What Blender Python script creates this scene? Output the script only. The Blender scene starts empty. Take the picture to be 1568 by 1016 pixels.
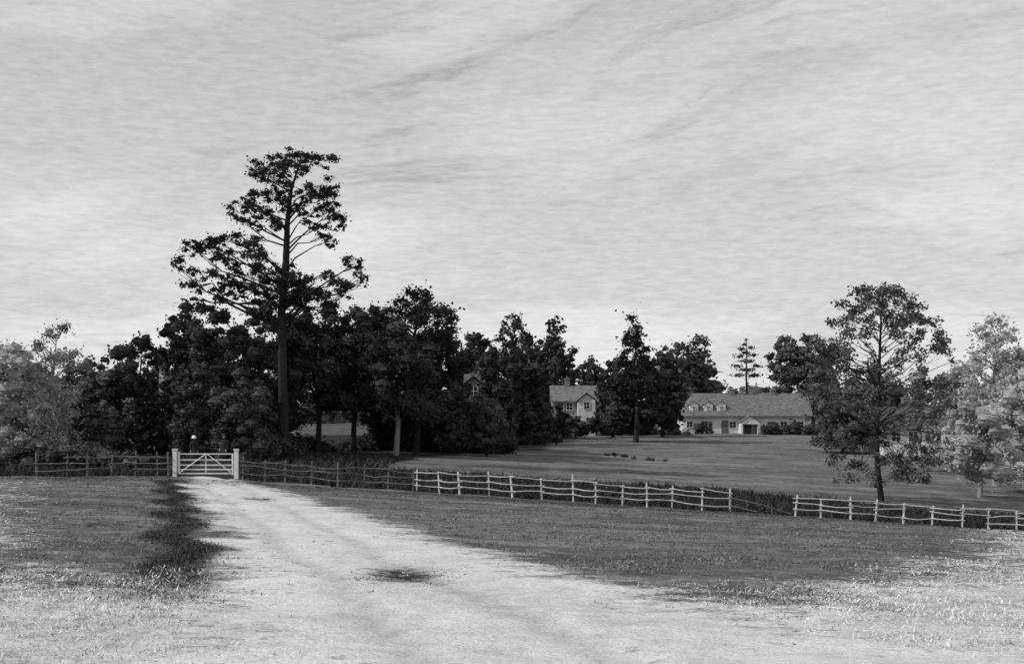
import bpy, math, random
import numpy as np
from mathutils import Vector, Matrix
R = np.random.RandomState(7); random.seed(7)
F = 1893.0
sc = bpy.context.scene
sc.view_settings.view_transform='Standard'; sc.view_settings.look='None'; sc.view_settings.exposure=0

# ------------------------------------------------------------------ terrain
def ss(a,b,v):
    t=np.clip((v-a)/(b-a),0,1); return t*t*(3-2*t)
LD=[0,10.3,14.2,19.1,24.5,38,54.5,62,75,95]; LX=[-1.9,-2.7,-3.5,-4.3,-5.9,-9.6,-14.4,-16.2,-19.8,-27]
RD=[0,10.9,11.9,13.9,15.9,17.6,20.8,26.2,36.5,53,61,75,95]; RX=[9,5.2,3.9,2.9,2.1,1.45,0.3,-1.16,-4.3,-9.9,-13.5,-16.6,-24]
def rut_mask(x,y):
    xl=np.interp(y,LD,LX); xr=np.interp(y,RD,RX); wd=np.clip(xr-xl,2.4,7)
    c=xl+wd*.42
    r=np.zeros_like(x)
    for o in (-.85,.75):
        r=np.maximum(r,np.exp(-((x-c-o-.12*np.sin(.5*y+o))/.2)**2))
    return r*ss(6,9,y)*(1-ss(70,80,y))
def H(x,y):
    x=np.asarray(x,float); y=np.asarray(y,float)
    xc=np.clip(x,-16.4,38)
    zf=-4.0-0.066*xc
    t=np.clip(y/62,0,1)
    z=-1.7+(zf+1.7)*t
    t2=np.clip((y-62)/118,0,1)
    z=z+(-2.2-zf)*t2
    z=z+0.03*np.clip(y-180,0,220)
    w=ss(2,12,y)
    z=z+w*(0.035*np.sin(0.9*x+1.3*np.sin(.4*y))*np.sin(.7*y+0.5*x)+0.02*np.sin(2.3*x+y)*np.sin(1.9*y-x))
    z=z-.05*rut_mask(x,y)
    return z
def hz(x,y): return float(H(x,y))
def X(px,D): return (px-784)/F*D
def wob(x,y):
    return .30*np.sin(1.9*y+1.1*np.sin(1.3*x))+.22*np.sin(4.3*y+2.1*x)+.15*np.sin(7.7*y-5*x+1)+.22*np.sin(.8*y+2)
def track_sd(x,y):
    xl=np.interp(y,LD,LX); xr=np.interp(y,RD,RX)
    s=np.minimum(x-xl,xr-x)+wob(x,y)*.8+.1
    s=np.where(y>90,-5,s)
    return np.clip(s,-4,4)
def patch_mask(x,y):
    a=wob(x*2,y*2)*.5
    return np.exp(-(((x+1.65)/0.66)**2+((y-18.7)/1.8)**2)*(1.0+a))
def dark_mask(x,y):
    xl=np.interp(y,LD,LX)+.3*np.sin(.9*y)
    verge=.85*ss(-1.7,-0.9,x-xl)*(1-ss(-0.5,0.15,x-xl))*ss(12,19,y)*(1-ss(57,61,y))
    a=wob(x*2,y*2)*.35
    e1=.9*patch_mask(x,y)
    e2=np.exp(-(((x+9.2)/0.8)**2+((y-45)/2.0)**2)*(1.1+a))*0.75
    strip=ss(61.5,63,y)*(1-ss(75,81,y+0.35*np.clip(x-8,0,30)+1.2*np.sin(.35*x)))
    under_shade=ss(61.5,63,y)*(1-ss(-10.5,-6.5,x-0.22*(y-90)*(y>90)))*(1-ss(165,175,y))  # shade beneath the trees, painted into the ground colour
    far_shade=ss(116,126,y)*(1-ss(.02,.04,x/np.maximum(y,5)))*(1-ss(165,175,y))  # tree shadow across the far field, painted as darker ground
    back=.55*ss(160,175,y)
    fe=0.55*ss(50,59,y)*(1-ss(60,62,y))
    return np.clip(np.maximum.reduce([verge,e1,e2,strip,under_shade,far_shade,fe,back*(x<10)]),0,1)
def dry_fade_mask(x,y):  # pale dry grass up close, plus side-edge fade painted into the ground colour
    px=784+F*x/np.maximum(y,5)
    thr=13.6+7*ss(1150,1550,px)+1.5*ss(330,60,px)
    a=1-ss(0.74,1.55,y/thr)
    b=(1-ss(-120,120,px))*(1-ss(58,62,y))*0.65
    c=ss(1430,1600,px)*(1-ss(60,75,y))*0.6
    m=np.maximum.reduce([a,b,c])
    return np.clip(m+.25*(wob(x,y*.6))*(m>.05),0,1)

# ------------------------------------------------------------------ materials
def newmat(name):
    m=bpy.data.materials.new(name); m.use_nodes=True
    nt=m.node_tree; nt.nodes.clear()
    o=nt.nodes.new('ShaderNodeOutputMaterial'); return m,nt,o
def N(nt,t,**k):
    n=nt.nodes.new(t)
    for a,b in k.items(): setattr(n,a,b)
    return n
def noise(nt,vec,scale,detail=4,rough=.6):
    n=N(nt,'ShaderNodeTexNoise'); n.inputs['Scale'].default_value=scale; n.inputs['Detail'].default_value=detail; n.inputs['Roughness'].default_value=rough
    if vec: nt.links.new(vec,n.inputs['Vector'])
    return n.outputs['Fac']
def mr(nt,v,a,b,c,d,smooth=False):
    n=N(nt,'ShaderNodeMapRange'); n.clamp=True
    if smooth: n.interpolation_type='SMOOTHSTEP'
    for i,q in zip(('From Min','From Max','To Min','To Max'),(a,b,c,d)): n.inputs[i].default_value=q
    nt.links.new(v,n.inputs['Value']); return n.outputs[0]
def mth(nt,op,a,b):
    n=N(nt,'ShaderNodeMath',operation=op)
    for i,q in enumerate((a,b)):
        if isinstance(q,(int,float)): n.inputs[i].default_value=q
        else: nt.links.new(q,n.inputs[i])
    return n.outputs[0]
def mixf(nt,f,a,b):
    n=N(nt,'ShaderNodeMix'); n.data_type='FLOAT'
    for s,q in ((0,f),(2,a),(3,b)):
        if isinstance(q,(int,float)): n.inputs[s].default_value=q
        else: nt.links.new(q,n.inputs[s])
    return n.outputs[0]
def mapping(nt,vec,scale,rot=(0,0,0)):
    n=N(nt,'ShaderNodeMapping'); n.inputs['Scale'].default_value=scale; n.inputs['Rotation'].default_value=rot
    nt.links.new(vec,n.inputs['Vector']); return n.outputs[0]

def simple(name,lo,hi,scale=3,rough=.85,stretch=(1,1,1),bump=0.0):
    m,nt,o=newmat(name)
    g=N(nt,'ShaderNodeNewGeometry').outputs['Position']
    v=mapping(nt,g,stretch)
    n=noise(nt,v,scale,5,.65)
    c=mr(nt,n,.3,.7,lo,hi)
    b=N(nt,'ShaderNodeBsdfPrincipled'); b.inputs['Roughness'].default_value=rough
    b.inputs['Specular IOR Level'].default_value=.2
    nt.links.new(c,b.inputs['Base Color'])
    if bump:
        bp=N(nt,'ShaderNodeBump'); bp.inputs['Strength'].default_value=bump; bp.inputs['Distance'].default_value=.05
        nt.links.new(n,bp.inputs['Height']); nt.links.new(bp.outputs[0],b.inputs['Normal'])
    nt.links.new(b.outputs[0],o.inputs[0]); return m

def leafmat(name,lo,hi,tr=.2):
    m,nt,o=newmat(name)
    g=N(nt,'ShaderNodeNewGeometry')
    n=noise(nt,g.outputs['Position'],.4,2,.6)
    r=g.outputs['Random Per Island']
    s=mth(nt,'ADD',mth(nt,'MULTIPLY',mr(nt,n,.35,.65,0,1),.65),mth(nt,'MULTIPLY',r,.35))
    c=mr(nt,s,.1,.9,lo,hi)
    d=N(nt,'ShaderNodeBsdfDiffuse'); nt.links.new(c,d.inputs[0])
    if tr>0:
        t=N(nt,'ShaderNodeBsdfTranslucent'); mx=N(nt,'ShaderNodeMixShader')
        mx.inputs[0].default_value=tr; nt.links.new(c,t.inputs[0])
        nt.links.new(d.outputs[0],mx.inputs[1]); nt.links.new(t.outputs[0],mx.inputs[2]); nt.links.new(mx.outputs[0],o.inputs[0])
    else: nt.links.new(d.outputs[0],o.inputs[0])
    return m

def groundmat():
    m,nt,o=newmat('ground_mat')
    g=N(nt,'ShaderNodeNewGeometry').outputs['Position']
    def at(n):
        a=N(nt,'ShaderNodeAttribute'); a.attribute_name=n; return a.outputs['Fac']
    big=noise(nt,g,.35,4,.65); mid=noise(nt,g,2.2,5,.7); fine=noise(nt,g,14,4,.75)
    st=noise(nt,mapping(nt,g,(.05,.5,.05),(0,0,.06)),1.0,4,.6)
    mm=mth(nt,'ADD',mth(nt,'MULTIPLY',mid,.5),mth(nt,'ADD',mth(nt,'MULTIPLY',fine,.35),mth(nt,'MULTIPLY',big,.35)))
    turf=mr(nt,mm,.44,.78,.05,.26)
    turf=mth(nt,'MULTIPLY',turf,mr(nt,st,.35,.65,.70,1.25))
    dry_fade_c=mr(nt,mm,.42,.72,.27,.70)
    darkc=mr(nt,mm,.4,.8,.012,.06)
    nz=mth(nt,'ADD',mth(nt,'MULTIPLY',mth(nt,'SUBTRACT',mid,.5),2.0),mth(nt,'MULTIPLY',mth(nt,'SUBTRACT',fine,.5),1.9))
    dry_fade_f=mr(nt,mth(nt,'ADD',at('dry'),nz),.2,.85,0,1,True)
    dry_fade_f=mth(nt,'MULTIPLY',dry_fade_f,mr(nt,at('dry'),0,.12,0,1))
    c=mixf(nt,dry_fade_f,turf,dry_fade_c)
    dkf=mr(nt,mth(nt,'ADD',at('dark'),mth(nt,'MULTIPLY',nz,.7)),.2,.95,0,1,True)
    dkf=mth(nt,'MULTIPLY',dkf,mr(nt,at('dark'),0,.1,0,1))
    sd=mth(nt,'ADD',at('trk'),mth(nt,'ADD',mth(nt,'MULTIPLY',mth(nt,'SUBTRACT',big,.5),2.6),nz))
    tf=mr(nt,sd,-.45,.9,0,1,True)
    trk=mr(nt,mm,.38,.74,.36,.76)
    trk=mth(nt,'MULTIPLY',trk,mr(nt,at('rut'),.1,1,1,.78))
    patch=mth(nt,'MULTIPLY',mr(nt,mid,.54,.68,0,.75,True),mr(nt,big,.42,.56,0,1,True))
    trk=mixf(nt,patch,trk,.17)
    c=mixf(nt,tf,c,trk)
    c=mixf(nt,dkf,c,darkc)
    b=N(nt,'ShaderNodeBsdfDiffuse'); nt.links.new(c,b.inputs[0])
    bp=N(nt,'ShaderNodeBump'); bp.inputs['Strength'].default_value=.9; bp.inputs['Distance'].default_value=.09
    nt.links.new(mth(nt,'ADD',mid,mth(nt,'MULTIPLY',fine,.5)),bp.inputs['Height']); nt.links.new(bp.outputs[0],b.inputs['Normal'])
    nt.links.new(b.outputs[0],o.inputs[0]); return m

def grassmat():
    m,nt,o=newmat('grass_mat')
    a=N(nt,'ShaderNodeAttribute'); a.attribute_name='tone'
    b=N(nt,'ShaderNodeBsdfDiffuse'); nt.links.new(a.outputs['Fac'],b.inputs[0]); nt.links.new(b.outputs[0],o.inputs[0]); return m

M_ground=groundmat(); M_grass=grassmat()
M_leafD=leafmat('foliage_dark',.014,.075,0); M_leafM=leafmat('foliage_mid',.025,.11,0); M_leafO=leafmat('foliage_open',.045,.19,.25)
M_leafP=leafmat('foliage_haze',.15,.38,.3); M_leafQ=leafmat('foliage_haze_max',.32,.56,.3)  # haze over the edge trees, painted as paler leaf colour
M_leafF=leafmat('foliage_far_haze',.045,.13,0); M_leafFP=leafmat('foliage_far_haze_edge',.22,.4,0)  # distance haze painted into the leaf colour
M_bark=simple('bark',.010,.035,6,.95,(3,3,.5),.4); M_barkP=simple('bark_haze_lit',.16,.34,6,.95,(3,3,.5),.4)  # pale bark has haze and trunk sunlight painted in
M_wood=simple('fence_wood_pale',.42,.72,5,.8,(1,1,4)); M_woodD=simple('fence_wood_dark',.06,.2,5,.85); M_white=simple('white_paint',.5,.75,4,.6)  # M_woodD is the darker timber tone
M_plaster=simple('limewash',.5,.8,1.5,.9); M_plasterG=simple('grey_render',.14,.32,1.5,.9); M_roof=simple('thatch_roof',.07,.22,1.8,.95,(1,1,3),.6); M_roofD=simple('tile_roof',.05,.12,2.5,.9,(1,1,3),.5)  # M_plasterG is a greyer, darker wall tone
M_glass=simple('window_dark',.015,.04,2,.3); M_brick=simple('brick',.12,.25,3,.9); M_cloth=simple('dark_cloth',.015,.04,8,.95); M_clothL=simple('white_cloth',.6,.8,8,.9)
M_skin=simple('skin',.4,.5,6,.6); M_hair=simple('hair',.02,.04,20,.7)

# ------------------------------------------------------------------ mesh helpers
def link(ob,parent=None):
    sc.collection.objects.link(ob)
    if parent: ob.parent=parent
    return ob
def npmesh(name,V,quads,mats,mi=None,attrs=None,tris=None,smooth=False):
    me=bpy.data.meshes.new(name)
    V=np.asarray(V,np.float32); nq=len(quads)
    loops=np.asarray(quads,np.int32).ravel(); tot=np.full(nq,4,np.int32)
    if tris is not None and len(tris):
        loops=np.concatenate([loops,np.asarray(tris,np.int32).ravel()]); tot=np.concatenate([tot,np.full(len(tris),3,np.int32)])
    me.vertices.add(len(V)); me.vertices.foreach_set('co',V.ravel())
    me.loops.add(len(loops)); me.loops.foreach_set('vertex_index',loops)
    me.polygons.add(len(tot)); me.polygons.foreach_set('loop_start',np.concatenate([[0],np.cumsum(tot)[:-1]]).astype(np.int32))
    try: me.polygons.foreach_set('loop_total',tot)
    except Exception: pass
    for m in mats: me.materials.append(m)
    if mi is not None: me.polygons.foreach_set('material_index',np.asarray(mi,np.int32))
    me.polygons.foreach_set('use_smooth',np.full(len(tot),smooth))
    if attrs:
        for k,v in attrs.items():
            a=me.attributes.new(k,'FLOAT','POINT'); a.data.foreach_set('value',np.asarray(v,np.float32))
    me.update(calc_edges=True); me.validate()
    return bpy.data.objects.new(name,me)

class Tubes:
    def __init__(s): s.v=[]; s.q=[]; s.n=0
    def add(s,pts,rad,k=6):
        pts=[np.array(p,float) for p in pts]
        for i,p in enumerate(pts):
            d=(pts[min(i+1,len(pts)-1)]-pts[max(i-1,0)]); d/=np.linalg.norm(d)+1e-9
            a=np.cross(d,[0.3,1,0.1] if abs(d[1])<.9 else [1,0,0]); a/=np.linalg.norm(a)+1e-9; b=np.cross(d,a)
            for j in range(k):
                t=2*math.pi*j/k; s.v.append(p+rad[i]*(math.cos(t)*a+math.sin(t)*b))
        for i in range(len(pts)-1):
            for j in range(k):
                s.q.append((s.n+i*k+j,s.n+i*k+(j+1)%k,s.n+(i+1)*k+(j+1)%k,s.n+(i+1)*k+j))
        s.n+=len(pts)*k

def leafquads(P,size,flat=0.0):
    n=len(P)
    a=R.normal(size=(n,3)); a/=np.linalg.norm(a,axis=1,keepdims=True)
    b=R.normal(size=(n,3))
    b-= (a*b).sum(1,keepdims=True)*a; b/=np.linalg.norm(b,axis=1,keepdims=True)
    s=(size*R.uniform(.55,1.45,n))[:,None]
    V=np.stack([P-a*s*.55,P-b*s*.36,P+a*s*.55,P+b*s*.36],1).reshape(-1,3)
    return V,np.arange(4*n).reshape(-1,4)
def clump_points(C,Rd,dens,size,core,soft=False):
    out=[]
    for c,r in zip(C,Rd):
        n=int(max(12,dens*(6.5 if core else 11)*(r[0]*r[2]+r[0]*r[0])*.5/size**2))
        d=R.normal(size=(n,3)); d/=np.linalg.norm(d,axis=1,keepdims=True)
        ph=R.uniform(0,6.28,6)
        bump=1+.22*np.sin(3.1*d[:,0]*2+ph[0])*np.sin(2.7*d[:,2]*2+ph[1])+.18*np.sin(5*d[:,1]+ph[2])+.15*np.sin(7*d[:,0]+4*d[:,2]+ph[3])
        if soft: rr=np.abs(R.normal(size=n))*.62*bump
        else:
            lo=.6 if core else .2
            rr=R.uniform(lo**2,1.0,n)**.5*bump
            rr*=np.where(R.rand(n)<.14,1.3,1)
        out.append(c+d*rr[:,None]*r)
    return np.concatenate(out)
def cores(C,Rd,f=.74):
    k,l=7,4; V=[];Q=[];n=0
    for c,r in zip(C,Rd):
        for i in range(l+1):
            th=math.pi*(i+.001)/(l+.002)
            for j in range(k):
                p=2*math.pi*j/k+i*.4; q=f*R.uniform(.7,1.12)
                V.append([c[0]+r[0]*q*math.sin(th)*math.cos(p),c[1]+r[1]*q*math.sin(th)*math.sin(p),c[2]+r[2]*q*math.cos(th)])
        for i in range(l):
            for j in range(k): Q.append((n+i*k+j,n+i*k+(j+1)%k,n+(i+1)*k+(j+1)%k,n+(i+1)*k+j))
        n+=(l+1)*k
    return np.array(V),np.array(Q)

def build_tree(name,x,y,trunk_pts,trunk_r,C,Rd,dens,size,lm,bm,limb=.06,limb_every=1,twigs=2,core=False,zmin=.3,soft=False):
    T=Tubes(); tp=np.array(trunk_pts,float)
    T.add(tp,trunk_r,8)
    for i,(c,r) in enumerate(zip(C,Rd)):
        if i%limb_every: continue
        hd=math.hypot(c[0]-x,c[1]-y); zt=c[2]-hd*.45-.3
        zt=min(max(zt,tp[0][2]+zmin*(tp[-1][2]-tp[0][2])),tp[-1][2])
        s=np.array([np.interp(zt,tp[:,2],tp[:,k]) for k in range(3)])
        m1=s+(c-s)*.4+np.array([0,0,.06*hd])+R.normal(size=3)*.08*hd
        m2=s+(c-s)*.75+R.normal(size=3)*.06*hd
        rr=limb*(.5+.12*hd)
        T.add([s,m1,m2,c],[rr*1.3,rr,rr*.6,rr*.25],5)
        for _ in range(twigs):
            e=c+R.normal(size=3)*np.array(r)*.6
            T.add([m2,(m2+e)/2+R.normal(size=3)*.1,e],[rr*.4,rr*.28,.012],4)
    P=clump_points(C,Rd,dens,size,core,soft)
    LV,LQ=leafquads(P,size)
    Vs=[np.array(T.v),LV]; Qs=[np.array(T.q),LQ+len(T.v)]; mi=[np.zeros(len(T.q)),np.ones(len(LQ))]
    if core:
        CV,CQ=cores(C,Rd); Vs.append(CV); Qs.append(CQ+len(T.v)+len(LV)); mi.append(np.ones(len(CQ)))
    return link(npmesh(name,np.concatenate(Vs),np.concatenate(Qs),[bm,lm],np.concatenate(mi)))

def tree(name,px,D,top,wpx,bot,lm=M_leafD,dens=1.0,size=None,n=None,bm=None,cr=None,shape='round',core=None,limb=.045,depth=1,soft=False):
    bm=bm or (M_barkP if lm in (M_leafP,M_leafQ) else M_bark)
    k=F/D; x=X(px,D); y=D; zb=hz(x,y); zt=(640-top)/k; z0=max((640-bot)/k,zb-.2); W=wpx/2/k
    if size is None: size=max(.2,.0024*D)
    if core is None: core=(shape=='full')
    full=shape=='full'
    if cr is None: cr=.33 if full else .25
    hh=(zt-z0)/2; zc=(zt+z0)/2
    if n is None: n=int(30+ 32*hh/max(W,.5)) if full else int(36+18*hh/max(W,.5))
    C=[];Rr=[]
    r0=min(W*cr,hh*.6)
    if full: W*=1.1
    C.append([x+R.normal()*.2*W,y,zt-r0*.75]);Rr.append([r0,r0,r0*.8])
    sk=R.uniform(-.25,.25)
    while len(C)<n:
        u=R.uniform(-1,1,3)
        if shape=='cone':
            t=(u[2]+1)/2; wid=(1-t)*.9+.16
            if math.hypot(u[0],u[1])>wid: continue
        elif full:
            wid=1 if u[2]<0.2 else max(0,1-((u[2]-.2)/.8)**3)**.6
            q=math.hypot(u[0]-sk*max(u[2],0),u[1])
            if q>wid or (q<wid*.4 and u[2]<.6 and R.rand()<.7): continue
        else:
            l=np.linalg.norm(u)
            if l>1 or (l<.45 and R.rand()<.6): continue
        r=W*cr*R.uniform(.55,1.2)
        if shape=='cone': r*=.75
        if full and u[2]>.6: r*=.8
        r=min(r,hh*.6)
        C.append([x+u[0]*(W-r*.7),y+u[1]*(W-r*.7)*depth,zc+u[2]*(hh-r*.6)]); Rr.append([r,r,r*R.uniform(.6,.85)])
    C=np.array(C);Rr=np.array(Rr)
    tr=.05+.013*(zt-zb)
    tp=[(x,y,zb-.3),(x+.05*W,y,zb+.25*(zt-zb)),(x-.08*W,y,zb+.55*(zt-zb)),(x+.04*W,y,zb+.85*(zt-zb))]
    return build_tree(name,x,y,tp,[tr*1.35,tr,tr*.55,tr*.12],C,Rr,dens,size,lm,bm,limb,core=core,limb_every=2 if core else 1,twigs=1 if core else 2,soft=soft)

# ------------------------------------------------------------------ ground
xs=np.concatenate([-np.geomspace(1500,62,26),np.arange(-60,-34,1.5),np.arange(-34,38,.25),np.arange(38,70,1.5),np.geomspace(72,1500,26)])
ys=np.concatenate([np.linspace(-120,2,10),np.arange(3,7,.5),np.arange(7,32,.16),np.arange(32,64,.3),np.arange(64,110,.6),np.arange(110,200,2),np.geomspace(202,3500,40)])
GX,GY=np.meshgrid(xs,ys); gx=GX.ravel(); gy=GY.ravel(); gz=H(gx,gy)
nx,ny=len(xs),len(ys)
I=np.arange(nx*ny).reshape(ny,nx)
Q=np.stack([I[:-1,:-1],I[:-1,1:],I[1:,1:],I[1:,:-1]],-1).reshape(-1,4)
A=dict(trk=track_sd(gx,gy),dark=dark_mask(gx,gy),dry=dry_fade_mask(gx,gy),rut=rut_mask(gx,gy))
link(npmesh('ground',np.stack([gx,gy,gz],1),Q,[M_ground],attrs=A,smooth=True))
sel=A['trk'][Q].max(1)>-0.0
Qs=Q[sel]; sel2=(gy[Qs].min(1)>2)&(gy[Qs].max(1)<92); Qs=Qs[sel2]
u,inv=np.unique(Qs,return_inverse=True)
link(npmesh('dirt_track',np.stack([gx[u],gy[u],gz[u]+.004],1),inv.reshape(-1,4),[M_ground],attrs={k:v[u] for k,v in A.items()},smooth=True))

# ------------------------------------------------------------------ grass
def grass(name,n,Dlo,Dhi,pxlo,pxhi,fn):
    D=np.exp(R.uniform(math.log(Dlo),math.log(Dhi),n)); px=R.uniform(pxlo,pxhi,n); x=(px-784)/F*D
    keep,h,tone=fn(x,D); x=x[keep];D=D[keep];h=h[keep];tone=tone[keep]
    k=5; x=np.repeat(x,k);y=np.repeat(D,k);h=np.repeat(h,k)*R.uniform(.5,1.3,len(x));tone=np.repeat(tone,k)*R.uniform(.6,1.5,len(x))
    sp=.04+h*.5
    bx=x+R.normal(size=len(x))*sp; by=y+R.normal(size=len(x))*sp; bz=H(bx,by)-.01
    w=.004+.0005*y; th=R.uniform(0,6.28,len(x)); le=h*.8
    dx=np.cos(th)*w; dy=np.sin(th)*w; lx=R.normal(size=len(x))*le; ly=R.normal(size=len(x))*le
    V=np.stack([np.stack([bx-dx,by-dy,bz],1),np.stack([bx+dx,by+dy,bz],1),np.stack([bx+lx,by+ly,bz+h],1)],1).reshape(-1,3)
    T=np.arange(len(V)).reshape(-1,3)
    return link(npmesh(name,V,np.zeros((0,4),int),[M_grass],tris=T,attrs=dict(tone=np.repeat(np.clip(tone,.01,.8),3))))
def lowf(x,y): return np.clip(.5+.3*np.sin(1.7*x+2*np.sin(.8*y))*np.sin(.6*y+x)+.3*np.sin(.9*y+1.4*np.sin(1.1*x)),0,1)
def fg(x,y):
    sd=track_sd(x,y); dk=dark_mask(x,y); dr=dry_fade_mask(x,y); pm=patch_mask(x,y)
    keep=(sd<R.normal(size=len(x))*.35-.1)|((dk>.6)&(pm<.2))|((sd<1.4)&(R.rand(len(x))<.05))|((pm>.15)&(R.rand(len(x))<.5))
    keep&=(R.rand(len(x))<.15+.7*lowf(x,y)+.5*dk)
    h=.018+.028*R.rand(len(x))+.03*lowf(x,y)*R.rand(len(x))+.03*dk
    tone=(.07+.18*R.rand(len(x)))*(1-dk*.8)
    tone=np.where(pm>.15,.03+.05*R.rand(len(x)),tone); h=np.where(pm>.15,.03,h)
    tone=np.where(R.rand(len(x))<dr*1.15,.55,tone)
    return keep,h,tone
grass('grass',46000,9,61,-60,1640,fg)
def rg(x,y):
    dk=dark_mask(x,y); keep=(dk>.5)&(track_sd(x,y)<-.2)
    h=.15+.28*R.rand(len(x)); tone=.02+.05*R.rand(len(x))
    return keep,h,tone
grass('rough_grass',16000,62.3,95,0,1640,rg)
n=650; D=np.exp(R.uniform(math.log(10),math.log(40),n)); xx=R.uniform(-1,1,n)*6+np.interp(D,LD,LX)*.5+np.interp(D,RD,RX)*.5
ok=(track_sd(xx,D)>-.1)&(track_sd(xx,D)<R.exponential(1,n)); xx=xx[ok];D=D[ok]; s=R.uniform(.006,.02,len(xx)); s[R.rand(len(s))<.06]*=2
V=[];Q=[];b0=np.array([(i,j,k) for i in(-1,1) for j in(-1,1) for k in(-1,1)],float)
bq=np.array([(0,1,3,2),(4,6,7,5),(0,4,5,1),(2,3,7,6),(0,2,6,4),(1,5,7,3)])
for i,(a,b,c) in enumerate(zip(xx,D,s)):
    v=b0*c*R.uniform(.4,1.1,(8,3)); t=R.uniform(0,3); v=np.stack([v[:,0]*math.cos(t)-v[:,1]*math.sin(t),v[:,0]*math.sin(t)+v[:,1]*math.cos(t),v[:,2]*.6],1)
    V.append(v+[a,b,hz(a,b)+c*.2]); Q.append(bq+8*i)
link(npmesh('loose_stones',np.concatenate(V),np.concatenate(Q),[simple('stone',.2,.5,9)]))

# ------------------------------------------------------------------ pine tree (tall layered crown)
D0=85; k0=F/D0
def pt(px,py,dy=0): return np.array([X(px,D0),D0+dy,(640-py)/k0])
cl=[(412,258,26,15),(440,248,28,13),(470,244,28,12),(500,246,22,11),(425,276,20,12),(400,266,16,11),(452,262,18,10),
(362,320,20,12),(385,305,24,14),(408,330,22,11),(420,300,20,16),(376,335,14,9),(395,345,12,6),(440,315,14,12),(425,345,14,8),
(490,285,20,13),(512,298,17,12),(505,325,22,15),(493,352,20,12),(517,345,14,13),(508,372,10,9),(472,300,16,12),(474,335,16,11),(455,290,14,10),(460,320,12,9),
(298,385,22,15),(330,374,26,13),(368,370,28,13),(392,386,20,15),(288,408,16,16),(318,424,18,11),(355,408,20,13),(388,420,22,16),(292,440,15,12),(372,445,26,14),(410,438,22,18),(335,395,16,8),(400,405,18,14),(415,460,24,16),(345,455,24,10),(310,465,20,10),
(542,404,17,10),(551,428,13,14),(522,436,20,10),(504,418,14,9),(470,432,28,18),(455,462,32,14),(500,457,24,12),(430,410,14,12),(450,425,18,14),(345,432,16,10),(535,450,16,8),(485,445,22,14),(440,440,26,20),(475,455,28,16),(400,470,30,14)]
C=[];Rr=[]
for (a,b,c,d) in cl:
    for j in range(10):
        C.append(pt(a+R.uniform(-.8,.8)*c,b+R.uniform(-.8,.8)*d,R.uniform(-1,1)*1.8)); q=R.uniform(.25,.55)
        Rr.append([c*q/k0,c*q/k0,d*q*1.0/k0])
xb=X(435,D0)
tp=[(xb,D0,hz(xb,D0)-.3),tuple(pt(433,600)),tuple(pt(431,480)),tuple(pt(438,400)),tuple(pt(440,340)),tuple(pt(446,290)),tuple(pt(458,252))]
build_tree('pine_tree',xb,D0,tp,[.40,.32,.29,.25,.19,.12,.04],np.array(C),np.array(Rr),1.7,.155,M_leafD,M_bark,.06,limb_every=7,twigs=3,zmin=.45,soft=True)

# ------------------------------------------------------------------ other trees
L=M_leafD
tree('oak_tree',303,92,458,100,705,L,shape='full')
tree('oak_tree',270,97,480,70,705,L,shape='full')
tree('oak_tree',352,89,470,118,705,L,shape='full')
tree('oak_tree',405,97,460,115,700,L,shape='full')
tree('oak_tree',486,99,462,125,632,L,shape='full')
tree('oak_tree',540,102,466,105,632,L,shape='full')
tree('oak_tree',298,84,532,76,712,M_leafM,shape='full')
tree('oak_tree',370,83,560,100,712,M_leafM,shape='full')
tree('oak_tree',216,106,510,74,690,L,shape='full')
tree('hazel_tree',232,90,603,60,712,M_leafM,shape='full')
tree('hawthorn_tree',178,88,525,96,712,M_leafM,.9,shape='full')
tree('hawthorn_tree',128,92,545,86,712,M_leafO,.8,shape='full')
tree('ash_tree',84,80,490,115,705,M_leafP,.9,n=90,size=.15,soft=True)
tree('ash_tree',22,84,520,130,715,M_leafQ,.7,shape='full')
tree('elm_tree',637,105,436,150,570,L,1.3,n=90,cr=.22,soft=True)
tree('elm_tree',606,100,486,140,650,L,shape='full',bm=M_barkP)  # sunlit trunk painted with the pale bark
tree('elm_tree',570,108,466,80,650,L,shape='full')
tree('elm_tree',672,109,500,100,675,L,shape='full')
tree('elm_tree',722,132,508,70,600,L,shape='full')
tree('hazel_tree',694,106,590,60,685,M_leafM,shape='full')
tree('hazel_tree',745,106,604,66,685,M_leafM,shape='full')
tree('ash_tree',786,130,478,70,560,M_leafM,1.1,n=60,cr=.22,soft=True)
tree('ash_tree',851,186,482,46,540,M_leafM,1.1,n=44,cr=.24,soft=True)
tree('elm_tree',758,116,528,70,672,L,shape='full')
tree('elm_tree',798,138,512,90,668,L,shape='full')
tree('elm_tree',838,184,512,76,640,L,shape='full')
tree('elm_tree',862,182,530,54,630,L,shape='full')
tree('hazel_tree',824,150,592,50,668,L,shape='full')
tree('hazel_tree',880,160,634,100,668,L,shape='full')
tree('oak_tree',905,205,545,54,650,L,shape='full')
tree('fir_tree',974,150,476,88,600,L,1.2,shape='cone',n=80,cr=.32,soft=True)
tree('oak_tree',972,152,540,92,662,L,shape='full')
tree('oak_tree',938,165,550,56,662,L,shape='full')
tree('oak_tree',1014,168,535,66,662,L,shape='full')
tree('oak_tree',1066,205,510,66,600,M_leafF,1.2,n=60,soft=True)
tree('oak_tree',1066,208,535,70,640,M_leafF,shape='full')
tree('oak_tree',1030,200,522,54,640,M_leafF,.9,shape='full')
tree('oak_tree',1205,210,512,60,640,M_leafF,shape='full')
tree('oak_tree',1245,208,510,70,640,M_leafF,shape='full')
tree('thorn_tree',852,138,618,44,668,L,n=30,core=True)
D1=215;k1=F/D1;C=[];Rr=[]
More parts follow.
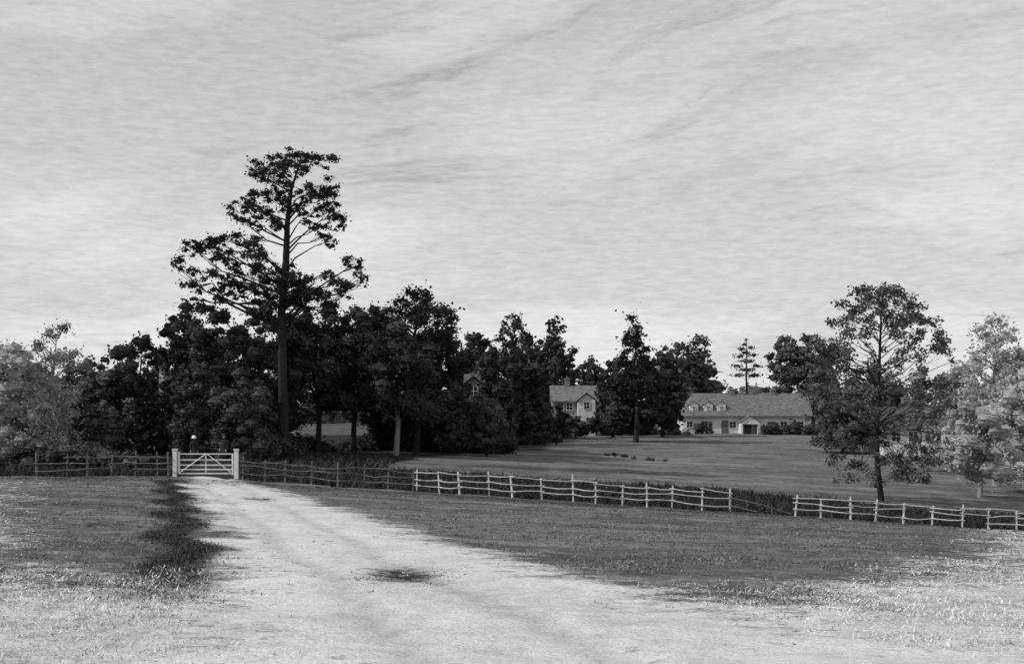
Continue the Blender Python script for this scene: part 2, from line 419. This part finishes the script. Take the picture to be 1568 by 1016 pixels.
for (a,b,c) in [(1143,520,5),(1140,527,8),(1136,534,7),(1151,532,7),(1133,545,9),(1155,543,9),(1143,540,9),(1143,553,13),(1128,560,10),(1158,560,10),(1143,566,14),(1130,574,13),(1156,574,13)]:
    C.append([X(a,D1),D1+R.normal()*.6,(640-b)/k1]); Rr.append([c/k1,c/k1,3/k1])
x1=X(1143,D1)
build_tree('fir_tree',x1,D1,[(x1,D1,hz(x1,D1)),(x1,D1,(640-560)/k1),(x1,D1,(640-517)/k1)],[.22,.13,.03],np.array(C),np.array(Rr),1.6,.35,M_leafF,M_bark,.06,soft=True)

# big open tree on the right of the field
D2=76;k2=F/D2;C=[];Rr=[]
def env(t): return np.interp(t,[0,.1,.3,.55,.75,.9,1],[75,108,124,122,108,80,38])
while len(C)<360:
    t=R.rand(); w=env(t); u=R.uniform(-1,1); v=R.uniform(-1,1)
    rr=math.hypot(u,v)
    if rr>1 or (rr<.45 and R.rand()<.6): continue
    py=737-t*296; r=R.uniform(6,14)
    C.append([X(1345+(1-t)*3,D2)+u*(w-6)/k2,D2+v*(w-6)/k2,(640-py)/k2]); Rr.append([r/k2,r/k2,r*.7/k2])
x2=X(1350,D2)
build_tree('ash_tree',x2,D2,[(x2,D2,hz(x2,D2)-.2),(x2-.3,D2,(640-700)/k2),(x2-.2,D2,(640-600)/k2),(x2-.1,D2,(640-530)/k2),(x2,D2,(640-465)/k2)],[.2,.14,.11,.08,.03],np.array(C),np.array(Rr),.85,.17,M_leafO,M_bark,.03,limb_every=3,twigs=1,zmin=.35)
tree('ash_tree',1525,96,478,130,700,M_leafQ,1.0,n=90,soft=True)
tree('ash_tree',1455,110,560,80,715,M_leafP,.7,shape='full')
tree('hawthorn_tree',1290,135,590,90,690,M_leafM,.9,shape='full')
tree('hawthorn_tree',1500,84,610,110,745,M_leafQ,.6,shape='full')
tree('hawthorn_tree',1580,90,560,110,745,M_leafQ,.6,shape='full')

# ------------------------------------------------------------------ hedges / shrubs / woodland (single masses)
def mass(name,pts,r,n,size,lm,dens=1.0,jit=1.0):
    C=[];Rr=[]
    P=np.array(pts,float)
    seg=np.linalg.norm(np.diff(P[:,:2],axis=0),axis=1); cum=np.concatenate([[0],np.cumsum(seg)])
    for i in range(n):
        s=R.uniform(0,cum[-1]); x=np.interp(s,cum,P[:,0])+R.normal()*jit; y=np.interp(s,cum,P[:,1])+R.normal()*jit
        hh=np.interp(s,cum,P[:,2])*(.85+.25*math.sin(s*1.3/r*.3)); rr=r*R.uniform(.6,1.3); z=hz(x,y)+R.uniform(0,max(hh-rr*.7,.1))
        C.append([x,y,z]);Rr.append([rr,rr,rr*.8])
    C=np.array(C);Rr=np.array(Rr)
    Pp=clump_points(C,Rr,dens,size,True); V,Q=leafquads(Pp,size); CV,CQ=cores(C,Rr)
    return link(npmesh(name,np.concatenate([V,CV]),np.concatenate([Q,CQ+len(V)]),[lm]))
mass('hedge',[(X(-60,70),70,1.7),(X(40,69),69,1.6)],.6,60,.16,M_leafO,1,.5)
mass('hedge',[(X(40,69),69,1.6),(X(250,68),68,1.5)],.6,120,.16,M_leafM,1,.5)
mass('hedge',[(X(445,98),98,1.2),(X(640,116),116,1.3),(X(850,146),146,1.4)],.6,330,.22,L,1,.5)
mass('shrubs',[(X(380,80),80,1.8),(X(420,82),86,2.0),(X(450,84),90,1.2)],.7,50,.18,L,1,.8)
mass('shrubs',[(X(930,172),172,1.5),(X(1040,174),174,1.5)],.7,70,.3,L,1,.6)
mass('shrubs',[(X(1166,176),176,1.8),(X(1240,176),176,2.2),(X(1330,170),170,2.5)],.8,90,.3,L,1,.5)
mass('shrubs',[(X(1066,178.5),178.5,1.7),(X(1090,178.5),178.5,1.9)],.6,18,.25,L,1,.25)
mass('thistle_clumps',[(X(935,112),116,.3),(X(1000,112),110,.3)],.28,14,.12,L,1,.9)
mass('hedge',[(X(1380,150),150,1.5),(X(1600,130),130,1.5)],.8,70,.3,M_leafP,1,.6)
mass('understorey',[(X(120,120),120,5),(X(300,114),114,6.5),(X(440,112),112,6)],1.6,170,.3,L,1,1.2)
mass('understorey',[(X(575,110),110,5),(X(700,112),112,3.2),(X(765,112),112,3.2)],1.2,170,.3,L,1,.6)
mass('understorey',[(X(700,126),126,6),(X(800,150),150,6),(X(830,170),170,6)],1.5,150,.3,L,1,1.0)
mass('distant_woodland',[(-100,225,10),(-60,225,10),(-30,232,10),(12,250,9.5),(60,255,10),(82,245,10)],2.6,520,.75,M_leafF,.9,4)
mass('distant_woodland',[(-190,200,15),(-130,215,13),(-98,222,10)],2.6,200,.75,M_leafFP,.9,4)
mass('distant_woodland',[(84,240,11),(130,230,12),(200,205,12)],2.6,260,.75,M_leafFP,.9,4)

# ------------------------------------------------------------------ fence and gate
def curve_post(T,x,y,h,r,lean=0):
    z=hz(x,y); T.add([(x,y,z-.15),(x+lean*.5,y,z+h*.5),(x+lean,y,z+h),(x+lean,y,z+h+.02)],[r,r*.95,r*.85,r*.2],6)
def fence(name,posts,mat,rails=(.35,.68,.98),D=62,hh=1.12,skip=0.05,rr=.028):
    T=Tubes(); P=[]
    for px in posts:
        x=X(px,D)+R.normal()*.06; y=D+R.normal()*.15; h=hh*R.uniform(.84,1.12); ln=R.normal()*.07
        if px==881: h=1.35
        curve_post(T,x,y,h,.05*R.uniform(.75,1.25),ln); P.append((x,y,ln))
    for (a,b) in zip(P[:-1],P[1:]):
        for q in rails:
            if R.rand()<skip: continue
            z0=hz(a[0],a[1])+q+R.normal()*.05; z1=hz(b[0],b[1])+q+R.normal()*.05
            m=((a[0]+b[0])/2,(a[1]+b[1])/2-.07,(z0+z1)/2-.02+R.normal()*.03)
            T.add([(a[0]-.12,a[1]-.07,z0),m,(b[0]+.12,b[1]-.07,z1)],[rr,rr*R.uniform(.7,1.1),rr*.7],6)
    return link(npmesh(name,np.array(T.v),np.array(T.q),[mat]))
fence('wooden_fence',[372,405,437,478,517,557,597,636],M_woodD)
fence('wooden_fence',[636,672,707,748,787,830,881,911,951,993,1028,1075,1117],M_wood)
fence('wooden_fence',[1218,1255,1297,1342,1387,1427,1470,1512,1555,1600],M_wood)
fence('wooden_fence',[60,100,135,170,207,243,262],M_woodD)
T=Tubes(); a=X(1117,62);b=X(1212,62)
T.add([(a,61.9,hz(a,62)+.75),((a+b)/2,61.8,hz((a+b)/2,62)+.5),(b,61.9,hz(b,62)+.12)],[.035,.035,.03]); T.add([(a,61.95,hz(a,62)+.35),(a+1.4,61.8,hz(a+1.4,62)+.12)],[.035,.03])
link(npmesh('fallen_fence_rail',np.array(T.v),np.array(T.q),[M_woodD]))

def boxv(c,s,rot=0):
    c=np.array(c);s=np.array(s)/2
    v=np.array([[i,j,k] for i in(-1,1) for j in(-1,1) for k in(-1,1)])*s
    return v+c, np.array([(0,1,3,2),(4,6,7,5),(0,4,5,1),(2,3,7,6),(0,2,6,4),(1,5,7,3)])
def boxes(name,lst,mat,parent=None):
    V=[];Q=[];n=0
    for c,s in lst:
        v,q=boxv(c,s);V.append(v);Q.append(q+n);n+=8
    return link(npmesh(name,np.concatenate(V),np.concatenate(Q),[mat]),parent)
def beam(T,a,b,r): T.add([a,b],[r,r],4)
gate=bpy.data.objects.new('field_gate',None); link(gate)
xa,xg=X(268,62),X(362,62); zg=max(hz(xa,62),hz(xg,62))
boxes('gate_post_1',[((xa,62,zg+.62),(.2,.2,1.45)),((xa,62,zg+1.36),(.25,.25,.06))],M_white,gate)
boxes('gate_post_2',[((xg,62,zg+.62),(.2,.2,1.45)),((xg,62,zg+1.36),(.25,.25,.06))],M_white,gate)
lst=[((xa+.2,62,zg+.66),(.09,.07,1.14)),((xg-.19,62,zg+.62),(.08,.07,1.06))]
for q in (.16,.36,.58,.84,1.14): lst.append((((xa+xg)/2,62,zg+q),(xg-xa-.42,.035,.06)))
lst.append((((xa+xg)/2,62.03,zg+.65),(.06,.03,1.0)))
boxes('gate_bars',lst,M_white,gate)
T=Tubes(); beam(T,(xa+.25,61.95,zg+.2),((xa+xg)/2,61.95,zg+1.12),.025); beam(T,(xg-.25,61.95,zg+.2),((xa+xg)/2+.1,61.95,zg+1.12),.025)
link(npmesh('gate_braces',np.array(T.v),np.array(T.q),[M_white]),gate)

# ------------------------------------------------------------------ houses
def prism(name,x0,x1,y0,y1,ze,zr,mat,parent,hipL=0,hipR=0,th=.18,axis='x'):
    if axis=='x':
        ym=(y0+y1)/2
        v=[(x0,y0,ze),(x1,y0,ze),(x1,y1,ze),(x0,y1,ze),(x0+hipL,ym,zr),(x1-hipR,ym,zr)]
    else:
        xm=(x0+x1)/2
        v=[(x0,y0,ze),(x0,y1,ze),(x1,y1,ze),(x1,y0,ze),(xm,y0,zr),(xm,y1,zr)]
    w=[(a,b,c-th) for a,b,c in v]
    V=v+w
    if axis=='x':
        q=[(0,1,5,4),(2,3,4,5),(7,6,10,11),(9,8,11,10),(0,6,7,1),(2,8,9,3)]; t=[]
    else:
        q=[(0,1,5,4),(2,3,4,5),(7,6,10,11),(9,8,11,10),(0,6,7,1),(2,8,9,3)]; t=[]
    # open verges (two roof slabs); a hipped end is closed with its own slope
    if hipL: t+=[(3,0,4),(6,9,10)]; q+=[(3,9,6,0)]
    else: q+=[(0,4,10,6),(4,3,9,10)]
    if hipR: t+=[(1,2,5),(8,7,11)]; q+=[(1,7,8,2)]
    else: q+=[(1,5,11,7),(5,2,8,11)]
    me=bpy.data.meshes.new(name); me.from_pydata(V,[],q+t); me.materials.append(mat); ob=bpy.data.objects.new(name,me); return link(ob,parent)
def gablewall(name,xm,hw,y,ze,zr,th,mat,parent):
    V=[(xm-hw,y,ze),(xm+hw,y,ze),(xm,y,zr),(xm-hw,y+th,ze),(xm+hw,y+th,ze),(xm,y+th,zr)]
    me=bpy.data.meshes.new(name); me.from_pydata(V,[],[(0,1,2),(5,4,3),(0,3,4,1),(1,4,5,2),(2,5,3,0)]); me.materials.append(mat); return link(bpy.data.objects.new(name,me),parent)
def sidegable(name,x,y0,y1,ze,zr,mat,parent):
    me=bpy.data.meshes.new(name); me.from_pydata([(x,y0,ze),(x,y1,ze),(x,(y0+y1)/2,zr)],[],[(0,1,2)]); me.materials.append(mat); return link(bpy.data.objects.new(name,me),parent)
def window(nm,x,y,z,w,h,parent):
    boxes(nm+'_glass',[((x,y-.02,z),(w,.05,h))],M_glass,parent)
    t=.07
    boxes(nm+'_frame',[((x-w/2-t/2,y-.05,z),(t,.09,h+2*t)),((x+w/2+t/2,y-.05,z),(t,.09,h+2*t)),((x,y-.052,z+h/2+t/2),(w,.09,t)),((x,y-.052,z-h/2-t/2),(w,.09,t)),((x,y-.06,z),(.05,.07,h)),((x,y-.058,z),(w,.05,.04))],M_white,parent)
def empty(n,):
    e=bpy.data.objects.new(n,None); return link(e)

hA=empty('thatched_cottage'); D=180;k=F/D; x0,x1=X(1046,D),X(1240,D); zb=-2.35
W0=zb+2.75; ZR=(640-601)/k
boxes('walls',[(((x0+x1)/2,D+3,(zb+W0)/2),(x1-x0,6,W0-zb))],M_plaster,hA)
prism('roof',x0-.35,x1+.35,D-.55,D+6.5,W0-.05,ZR,M_roof,hA,hipL=2.2)
sidegable('end_gable',x1,D,D+6,W0,ZR-.35,M_plaster,hA)
for i,p in enumerate((1063,1085,1105)):
    x=X(p,D); zc=(640-624)/k
    boxes(f'dormer_cheeks_{i+1}',[((x,D+1.0,zc),(1.25,1.6,1.1))],M_plaster,hA)
    gablewall(f'dormer_gable_{i+1}',x,.62,D+.2,zc+.55,zc+.9,.1,M_plaster,hA)
    window(f'dormer_window_{i+1}',x,D+.2,zc-.05,.35,.5,hA)
    prism(f'dormer_roof_{i+1}',x-.8,x+.8,D+.05,D+2.4,zc+.5,zc+1.05,M_roof,hA,axis='y',th=.09)
for i,p in enumerate((1126,1142,1156,1190)):
    x=X(p,D); zr=ZR; hh=[.5,.7,.8,.4][i]
    boxes(f'chimney_{i+1}',[((x,D+3,zr+hh/2-.4),(.7,.7,hh+.8)),((x,D+3,zr+hh+.06),(.85,.85,.12)),((x-.16,D+3,zr+hh+.22),(.2,.2,.22)),((x+.16,D+3,zr+hh+.22),(.2,.2,.22))],M_brick,hA)
for i,(p,w,h,z) in enumerate([(1056,.8,.8,1.45),(1078,.9,1.0,1.4),(1122,.9,.9,1.4),(1180,.9,.9,1.4),(1200,.9,.9,1.4),(1225,.9,.9,1.4)]):
    window(f'window_{i+1}',X(p,D),D-.0,zb+z,w,h,hA)
boxes('door',[((X(1110,D),D-.03,zb+1.0),(1.0,.08,2.0))],M_woodD,hA)
xp=X(1145,D)
boxes('porch_walls',[((xp-1.2,D-1,zb+.9),(.25,2.0,1.8)),((xp+1.2,D-1,zb+.9),(.25,2.0,1.8)),((xp,D-1.93,zb+1.65),(2.16,.12,.3))],M_plaster,hA)
boxes('porch_door',[((xp,D-.04,zb+.95),(1.0,.07,1.9))],M_woodD,hA)
gablewall('porch_gable',xp,1.33,D-2.0,zb+1.8,zb+2.6,.1,M_plaster,hA)
prism('porch_roof',xp-1.5,xp+1.5,D-2.15,D+.3,zb+1.85,zb+2.8,M_roof,hA,axis='y',th=.1)

def house(name,pxl,pxr,D,base,eave,ridge,roofm,wingpx=None,chim=(),depth=6,wins=(),wm=None,wgm=None):
    wm=wm or M_plaster; wgm=wgm or wm
    e=empty(name);k=F/D;x0,x1=X(pxl,D),X(pxr,D);zb=base;ze=(640-eave)/k;zr=(640-ridge)/k
    boxes('walls',[(((x0+x1)/2,D+depth/2,(zb+ze)/2),(x1-x0,depth,ze-zb))],wm,e)
    prism('roof',x0-.3,x1+.3,D-.4,D+depth+.4,ze-.04,zr,roofm,e)
    for s,xx in (('left',x0),('right',x1)): sidegable('gable_'+s,xx,D,D+depth,ze,zr-.3,wm,e)
    if wingpx:
        xm=X((wingpx[0]+wingpx[1])/2,D);hw=(wingpx[1]-wingpx[0])/2/k
        boxes('wing_walls',[((xm,D-.8,(zb+ze)/2),(hw*2,2.4,ze-zb-.01))],wgm,e)
        gablewall('wing_gable',xm,hw,D-2.0,ze-.005,ze+hw*.75,.2,wgm,e)
        prism('wing_roof',xm-hw-.25,xm+hw+.25,D-2.25,D+depth/2,ze,ze+hw*.75+.25,roofm,e,axis='y',th=.12)
        window('wing_window',xm,D-2.0,ze-.7,.7,.9,e)
    for i,p in enumerate(chim):
        x=X(p,D); boxes(f'chimney_{i+1}',[((x,D+depth/2,zr+.2),(.7,.7,1.4)),((x,D+depth/2,zr+.96),(.85,.85,.12)),((x,D+depth/2,zr+1.15),(.25,.25,.26))],M_brick,e)
    for i,(p,py,w,h) in enumerate(wins): window(f'window_{i+1}',X(p,D),D,(640-py)/k,w,h,e)
    return e
house('brick_house',846,914,172,-2.5,613,589,M_roof,(884,910),(870,),6,((858,622,.8,1.0),(872,622,.8,1.0)),M_plasterG,M_plaster)
house('gabled_house',714,756,118,-3,588,571,M_roofD,(714,738),(736,),5,(),M_plasterG)
house('gabled_cottage',1352,1442,132,-4.2,655,622,M_roofD,None,(1400,),6,((1372,668,.9,1.0),(1425,668,.9,1.0),(1398,668,.9,1.0)))
hD=empty('woodland_cottage'); Dd=98; kd=F/Dd; xx=X(254,Dd); zb=hz(xx,Dd)
boxes('walls',[((xx-1.2,Dd+3,zb+1.3),(6,4.5,2.7))],M_plaster,hD)
prism('roof',xx-4.5,xx+2.1,Dd+.5,Dd+5.5,zb+2.6,zb+4.4,M_roofD,hD)
boxes('chimney',[((xx,Dd-.8,zb+3.3),(.45,.6,6.7)),((xx,Dd-.8,zb+6.7),(.55,.72,.12)),((xx,Dd-.8,zb+6.85),(.25,.25,.25))],M_plaster,hD)
window('window',xx-1.6,Dd+.75,zb+1.6,.8,.9,hD)

# ------------------------------------------------------------------ people by the gate
def skin(name,joints,edges,mat,parent,root=0,sub=2):
    me=bpy.data.meshes.new(name); me.from_pydata([j[0] for j in joints],edges,[])
    ob=bpy.data.objects.new(name,me); link(ob,parent); me.materials.append(mat)
    md=ob.modifiers.new('skin','SKIN'); md.use_smooth_shade=True
    for i,j in enumerate(joints):
        r=j[1]; r=r if isinstance(r,tuple) else (r,r)
        me.skin_vertices[0].data[i].radius=r; me.skin_vertices[0].data[i].use_root=(i==root)
    s=ob.modifiers.new('sub','SUBSURF'); s.levels=sub; s.render_levels=sub
    return ob
def lathe(name,prof,mat,parent,k=20,sy=.8,loc=(0,0,0)):
    V=[];Q=[]
    for r,z in prof:
        for j in range(k):
            t=2*math.pi*j/k; w=1+.05*math.sin(5*t)*(r>.3); V.append((loc[0]+r*w*math.cos(t),loc[1]+r*w*sy*math.sin(t),loc[2]+z))
    for i in range(len(prof)-1):
        for j in range(k): Q.append((i*k+j,i*k+(j+1)%k,(i+1)*k+(j+1)%k,(i+1)*k+j))
    return link(npmesh(name,np.array(V),np.array(Q),[mat],smooth=True),parent)
def person(name,px,D,h,woman,rot):
    e=empty(name)
    top=M_cloth
    J=[((0,0,.93),(.15,.12)),((0,0,1.12),(.125,.1)),((0,0,1.32),(.17,.115)),((0,0,1.45),(.08,.075)),((0,.0,1.53),.055),
       ((-.17,0,1.41),.062),((-.235,.02,1.14),.048),((-.20,-.12,.92),.034),
       ((.17,0,1.41),.062),((.24,.02,1.14),.048),((.22,-.06,.90),.034),
       ((-.09,0,.86),.095),((-.10,-.02,.48),.062),((-.10,.02,.09),.042),
       ((.09,0,.86),.095),((.11,-.04,.48),.062),((.12,.03,.09),.042)]
    E=[(0,1),(1,2),(2,3),(3,4),(2,5),(5,6),(6,7),(2,8),(8,9),(9,10),(0,11),(11,12),(12,13),(0,14),(14,15),(15,16)]
    skin('body',J,E,top,e)
    for s,fx in (('left',-.10),('right',.12)):
        skin(f'{s}_shoe',[((fx,.05,.05),.045),((fx,-.06,.04),.045),((fx,-.17,.03),.032)],[(0,1),(1,2)],M_cloth,e)
    for s,w in (('left',(-.20,-.12,.92)),('right',(.22,-.06,.90))):
        w=np.array(w); jj=[(tuple(w),.026),(tuple(w+[0,-.02,-.07]),(.036,.018))]; ee=[(0,1)]
        for f,(o,l) in enumerate([(-.03,.065),(-.01,.08),(.01,.078),(.03,.06)]):
            i=len(jj); b=w+np.array([o*.3,-.02+o,-.085]); jj+= [(tuple(b),.010),(tuple(b+[0,-.012,-l*.55]),.009),(tuple(b+[0,-.03,-l]),.007)]; ee+=[(1,i),(i,i+1),(i+1,i+2)]
        i=len(jj); jj+=[(tuple(w+[0,-.05,-.06]),.010),(tuple(w+[0,-.065,-.10]),.008)]; ee+=[(1,i),(i,i+1)]
        skin(f'{s}_hand',jj,ee,M_skin,e,0,1)
    skin('head',[((0,0,1.56),(.05,.055)),((0,-.01,1.63),(.072,.085)),((0,0,1.70),(.075,.09)),((0,.005,1.75),(.05,.06))],[(0,1),(1,2),(2,3)],M_skin,e)
    skin('nose',[((0,-.085,1.67),.010),((0,-.11,1.64),.014)],[(0,1)],M_skin,e,0,1)
    for s in(-1,1):
        skin('ear',[((s*.078,0,1.665),.014),((s*.08,.005,1.64),.01)],[(0,1)],M_skin,e,0,1)
        skin('eye',[((s*.03,-.088,1.675),.008),((s*.034,-.088,1.675),.008)],[(0,1)],M_hair,e,0,1)
    skin('mouth',[((-.02,-.088,1.605),.005),((.02,-.088,1.605),.005)],[(0,1)],M_hair,e,0,1)
    if woman:
        lathe('skirt',[(.13,1.05),(.17,.98),(.24,.75),(.31,.4),(.38,.06),(.37,.05)],M_cloth,e)
        lathe('bonnet',[(.17,1.66),(.16,1.69),(.12,1.71),(.115,1.78),(.08,1.83),(.0,1.84)],M_clothL,e,sy=1)
    else:
        lathe('coat',[(.19,1.40),(.2,1.2),(.17,1.05),(.2,.85),(.24,.66),(.23,.65)],M_cloth,e,sy=.72)
        lathe('hat',[(.15,1.73),(.145,1.745),(.1,1.745),(.095,1.83),(.07,1.85),(.0,1.85)],M_hair,e,sy=1.05)
    s=h/1.8; x=X(px,D); e.location=(x,D,hz(x,D)); e.scale=(s,s,s); e.rotation_euler=(0,0,rot)
    return e
person('woman_in_white_bonnet',297,75,1.78,True,.3)
person('man_in_dark_coat',343,76,1.82,False,-.5)

# ------------------------------------------------------------------ world, sun, camera
w=bpy.data.worlds.new('World'); sc.world=w; w.use_nodes=True; nt=w.node_tree; nt.nodes.clear()
o=N(nt,'ShaderNodeOutputWorld'); bg=N(nt,'ShaderNodeBackground'); bg.inputs['Strength'].default_value=.1
EL=math.radians(38); AZ=math.radians(-105)
sky=N(nt,'ShaderNodeTexSky'); sky.sky_type='NISHITA'; sky.sun_disc=False; sky.sun_elevation=EL; sky.sun_rotation=AZ
bw=N(nt,'ShaderNodeRGBToBW'); nt.links.new(sky.outputs[0],bw.inputs[0])
tc=N(nt,'ShaderNodeTexCoord').outputs['Generated']
rt=mapping(nt,tc,(1,1,1),(0,math.radians(9),0))
warp=noise(nt,mapping(nt,tc,(2,2,4)),1.5,2,.5)
rz=N(nt,'ShaderNodeVectorMath',operation='ADD'); nt.links.new(rt,rz.inputs[0])
cx=N(nt,'ShaderNodeCombineXYZ'); nt.links.new(mth(nt,'MULTIPLY',warp,.10),cx.inputs[2]); nt.links.new(cx.outputs[0],rz.inputs[1]); rv=rz.outputs[0]
n1=noise(nt,mapping(nt,rv,(1.8,1.8,9)),1.6,3,.5)
n2=noise(nt,mapping(nt,rv,(5,5,45)),1.5,5,.65)
n3=noise(nt,mapping(nt,tc,(70,70,330)),1,2,.65)
n4=noise(nt,mapping(nt,rv,(2.5,2.5,6)),1.0,2,.5)
sep=N(nt,'ShaderNodeSeparateXYZ'); nt.links.new(tc,sep.inputs[0])
cl=mr(nt,n1,.40,.60,6.3,7.5,True)
streak=mth(nt,'MULTIPLY',mr(nt,n2,.52,.74,0,1,True),mr(nt,n4,.42,.6,0,1,True))
cl=mth(nt,'SUBTRACT',cl,mth(nt,'MULTIPLY',streak,2.0))
cl=mth(nt,'ADD',cl,mr(nt,n3,.3,.7,-.6,.6))
cl=mth(nt,'MULTIPLY',cl,mr(nt,sep.outputs[2],.02,.30,1.16,.90))
c=mixf(nt,.92,bw.outputs[0],cl)
nt.links.new(c,bg.inputs['Color']); nt.links.new(bg.outputs[0],o.inputs[0])
sl=bpy.data.lights.new('sun','SUN'); sl.energy=3.0; sl.angle=math.radians(.8); sl.color=(1,1,1)
so=bpy.data.objects.new('sun',sl); link(so)
d=Vector((math.sin(AZ)*math.cos(EL),math.cos(AZ)*math.cos(EL),math.sin(EL)))
so.rotation_euler=d.to_track_quat('Z','Y').to_euler(); so.location=d*50
cam=bpy.data.cameras.new('camera'); cam.lens=F/1568*36; cam.sensor_width=36; cam.clip_end=6000; cam.shift_y=132/1568
co=bpy.data.objects.new('camera',cam); co.rotation_euler=(math.radians(90),0,0); link(co); sc.camera=co
